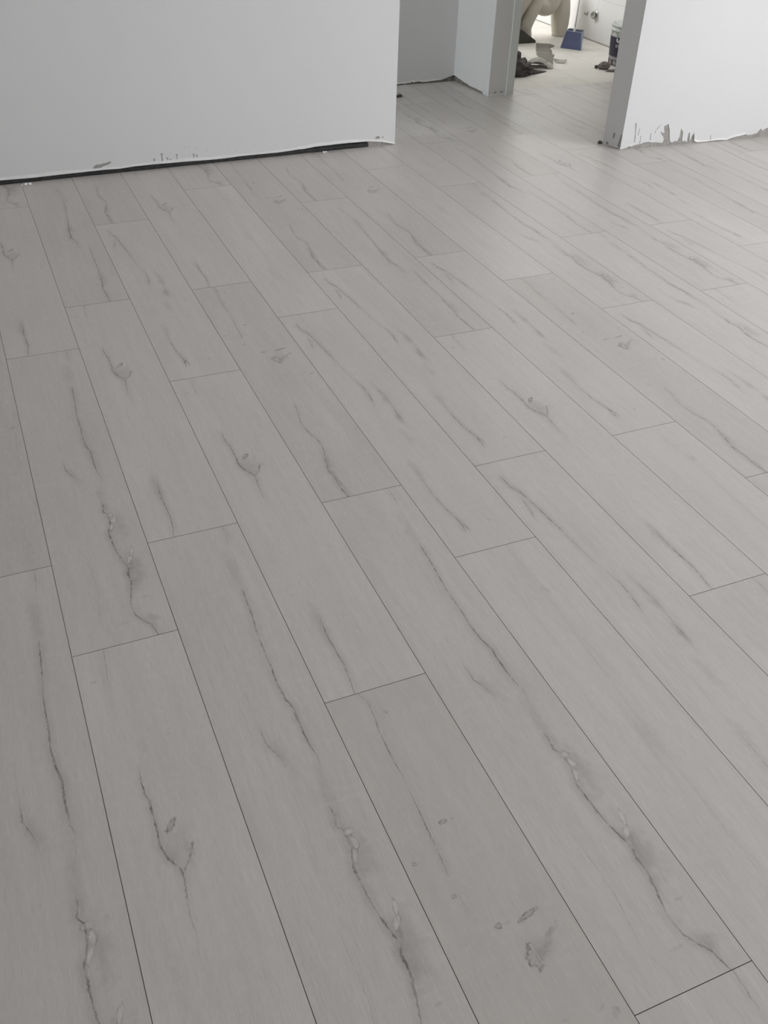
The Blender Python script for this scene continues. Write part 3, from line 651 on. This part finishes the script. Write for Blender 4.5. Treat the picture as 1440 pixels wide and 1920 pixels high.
def sheet(name, fn, nu, nv, th, mat, label, cat):
    bm = bmesh.new(); T_ = []; B_ = []
    for i in range(nu+1):
        T_.append([]); B_.append([])
        for j in range(nv+1):
            p = fn(i/nu, j/nv); T_[-1].append(bm.verts.new((p.x, p.y, p.z+th))); B_[-1].append(bm.verts.new((p.x, p.y, p.z)))
    for i in range(nu):
        for j in range(nv):
            bm.faces.new((T_[i][j], T_[i+1][j], T_[i+1][j+1], T_[i][j+1])); bm.faces.new((B_[i][j], B_[i][j+1], B_[i+1][j+1], B_[i+1][j]))
    for i in range(nu):
        for j in (0, nv): bm.faces.new((T_[i][j], T_[i+1][j], B_[i+1][j], B_[i][j]))
    for j in range(nv):
        for i in (0, nu): bm.faces.new((T_[i][j], T_[i][j+1], B_[i][j+1], B_[i][j]))
    return tag(link(name, bm, mat, None, False), label, cat)
# torn grey strip lying towards the toilet, its near end curled up
CB = simple('grey_cardboard', (0.27, 0.255, 0.22), 0.9, var=.12, scale=14, bump=.3, col2=(.215,.205,.175))
def stripf(u, v):
    # v 0 near end, 1 far end; u 0 left, 1 right
    a = Vector((3.998, 6.000, 0)); b_ = Vector((4.333, 6.608, 0)); c_ = Vector((4.100, 5.970, 0)); d_ = Vector((4.435, 6.555, 0))
    l = a.lerp(b_, v); r = c_.lerp(d_, v)
    e = .22*noise.noise((v*7, 1, 0))+.08*noise.noise((v*21, 3, 0)); e2 = .34*noise.noise((v*6, 9, 0))+.14*noise.noise((v*19, 9, 0))
    uu = e*(1-u)+(1+e2)*u if True else u
    q = l+(r-l)*uu
    q.z = .003
    return q
sheet('torn_cardboard_strip', stripf, 10, 60, .002, CB, 'long torn grey cardboard strip lying flat between rags and toilet', 'cardboard')
PAPER = simple('pale_torn_paper', (0.62, 0.60, 0.54), 0.85, var=.08, scale=20, bump=.2)
def curlf(u, v):
    l = Vector((3.860, 5.925, 0)); r = Vector((4.030, 5.855, 0)); n_ = Vector((.35, .93, 0))
    q = l.lerp(r, u)+n_*(v*.12+.012*noise.noise((u*4, 2, 2)))
    zf = .036*max(0, math.sin(min(1, u/.78)*math.pi))**.6 if u < .78 else 0
    zb = .040*math.sin(.35+u*2.3)
    q.z = max(.0015, zf*(1-v)+zb*math.sin(math.pi*v)*.9+.006*noise.noise((u*7, v*4, 1))*v*(1-v)*3+.0045*(1-v)+.0015 if v < .999 else .0045); return q
sheet('curled_paper_scrap', curlf, 26, 12, .0015, PAPER, 'pale curled paper scrap with shadow under it, right beside the dark rags', 'paper')
def flapf(u, v):
    l = Vector((3.825, 5.752, 0)); r = Vector((3.945, 5.800, 0)); q = l.lerp(r, u)+Vector((-.1, .99, 0))*(v*.06*(1-u*.85))
    q.z = .002+.020*math.sin(v*3)*(1-u)+.004*noise.noise((u*5, v*5, 7)); q.z = max(.0015, q.z); return q
sheet('brown_scrap', flapf, 16, 8, .002, RAGP, 'flat pointed brown scrap in front of the rag heap', 'scrap')
def chipf(u, v):
    l = Vector((4.133, 6.018, 0)); r = Vector((4.205, 5.968, 0)); q = l.lerp(r, u)+Vector((.5, .86, 0))*(v*.05*math.sin(.3+u*2.5))
    q.z = .0015+.012*v+.010*(2*u-1)**2; return q
sheet('pale_chip', chipf, 14, 5, .0025, simple('pale_plaster_chip', (.58,.56,.50), .8), 'thin pale curved plaster chip alone on the bathroom floor', 'chip')
bm = bmesh.new()
for (x0, z0, x1, z1, x2, z2, x3, z3) in ((-.02,0,.205,0,.20,.022,.045,.098),):
    f = [bm.verts.new((x, -.02, z)) for x, z in ((-.09,0),(.155,0),(.150,.018),(.125,.030),(.10,.045),(.03,.088),(-.01,.104),(-.09,.112))]
    g_ = [bm.verts.new((v.co.x*.95, .030+v.co.z*.1, v.co.z*.96)) for v in f]
    bm.faces.new(f); bm.faces.new(g_[::-1])
    for i in range(len(f)): j = (i+1) % len(f); bm.faces.new((f[i], g_[i], g_[j], f[j]))
bmesh.ops.bevel(bm, geom=bm.edges[:], offset=.004, segments=2, affect='EDGES')
wd = link('grey_offcut', bm, simple('dark_olive_grey', (.085,.083,.068), .9, var=.18, scale=16, bump=.5), None, loc=(4.20, 6.655, 0))
tag(wd, 'dark grey sloping offcut standing on edge against the toilet foot', 'offcut')
bm = bmesh.new(); lump(bm, (0,0,.020), (.036,.030,.024), 7.7, .5)
lp = link('plaster_lump', bm, simple('grey_brown_plaster', (.27,.245,.225), .9, var=.1, scale=30, bump=.5), None, True, loc=(4.376, 5.768, 0)); tag(lp, 'grey brown plaster lump touching the foot of the paint bucket', 'rubble')
bm = bmesh.new(); lump(bm, (0,0,.010), (.012,.014,.012), 2.2, .4, 2)
tag(link('dark_pebble', bm, RAG, None, True, loc=(4.338, 5.800, 0)), 'small dark pebble at the left end of the plaster lump', 'rubble')
def flake2(u, v):
    l = Vector((4.335, 5.690, 0)); r = Vector((4.46, 5.645, 0)); q = l.lerp(r, u)+Vector((.4, .9, 0))*(v*.055*math.sin(.25+u*2.7))
    q.z = .0015+.016*(1-v)*math.sin(.2+u*2.8)+.002; return q
sheet('paint_flake', flake2, 16, 6, .002, simple('pale_flake', (.60,.57,.53), .7), 'pale raised paint flake in front of the paint bucket', 'flake')

# ------------------------------------------------------------------ crumbs along the walls of the room
bm = bmesh.new()
for i, (x, y, r) in enumerate(((0,0,.011),(.018,.004,.009),(-.016,-.002,.006))): lump(bm, (x, y, r*.5), (r, r*.8, r*.6), i*3.1, .5, 2)
tag(link('plaster_crumbs', bm, LIP, None, True, loc=(.462, 4.512, 0)), 'little white plaster crumbs in front of the left wall joint', 'rubble')
bm = bmesh.new(); lump(bm, (0,0,.004), (.008,.005,.005), 4.4, .5, 2); lump(bm, (.014,.004,.003), (.006,.004,.004), 6.4, .5, 2)
tag(link('plaster_crumb', bm, LIP, None, True, loc=(1.905, 4.566, 0)), 'tiny pale plaster crumb on the dark strip, near the left wall end', 'rubble')
hs = empty('offcut', (2.690, 5.480, 0), 'small dark offcut with pale top peeking from behind the left wall end', 'offcut')
hs.name = 'board_offcut'
bm = bmesh.new(); box(bm, -.12, .045, -.022, .022, 0, .014); bmesh.ops.bevel(bm, geom=bm.edges[:], offset=.003, segments=1, affect='EDGES'); link('core', bm, simple('dark_core', (.07,.06,.055), .8), hs)
bm = bmesh.new(); box(bm, -.11, .030, -.015, .018, .0142, .0165); link('pale_face', bm, PAPER, hs)
bm = bmesh.new(); lump(bm, (0,0,.006), (.013,.011,.009), 8.8, .4, 2)
tag(link('mortar_crumb', bm, simple('dark_crumb', (.10,.09,.085), .9), None, True, loc=(3.372, 4.290, 0)), 'dark mortar crumb at the back corner of the right wall end', 'rubble')
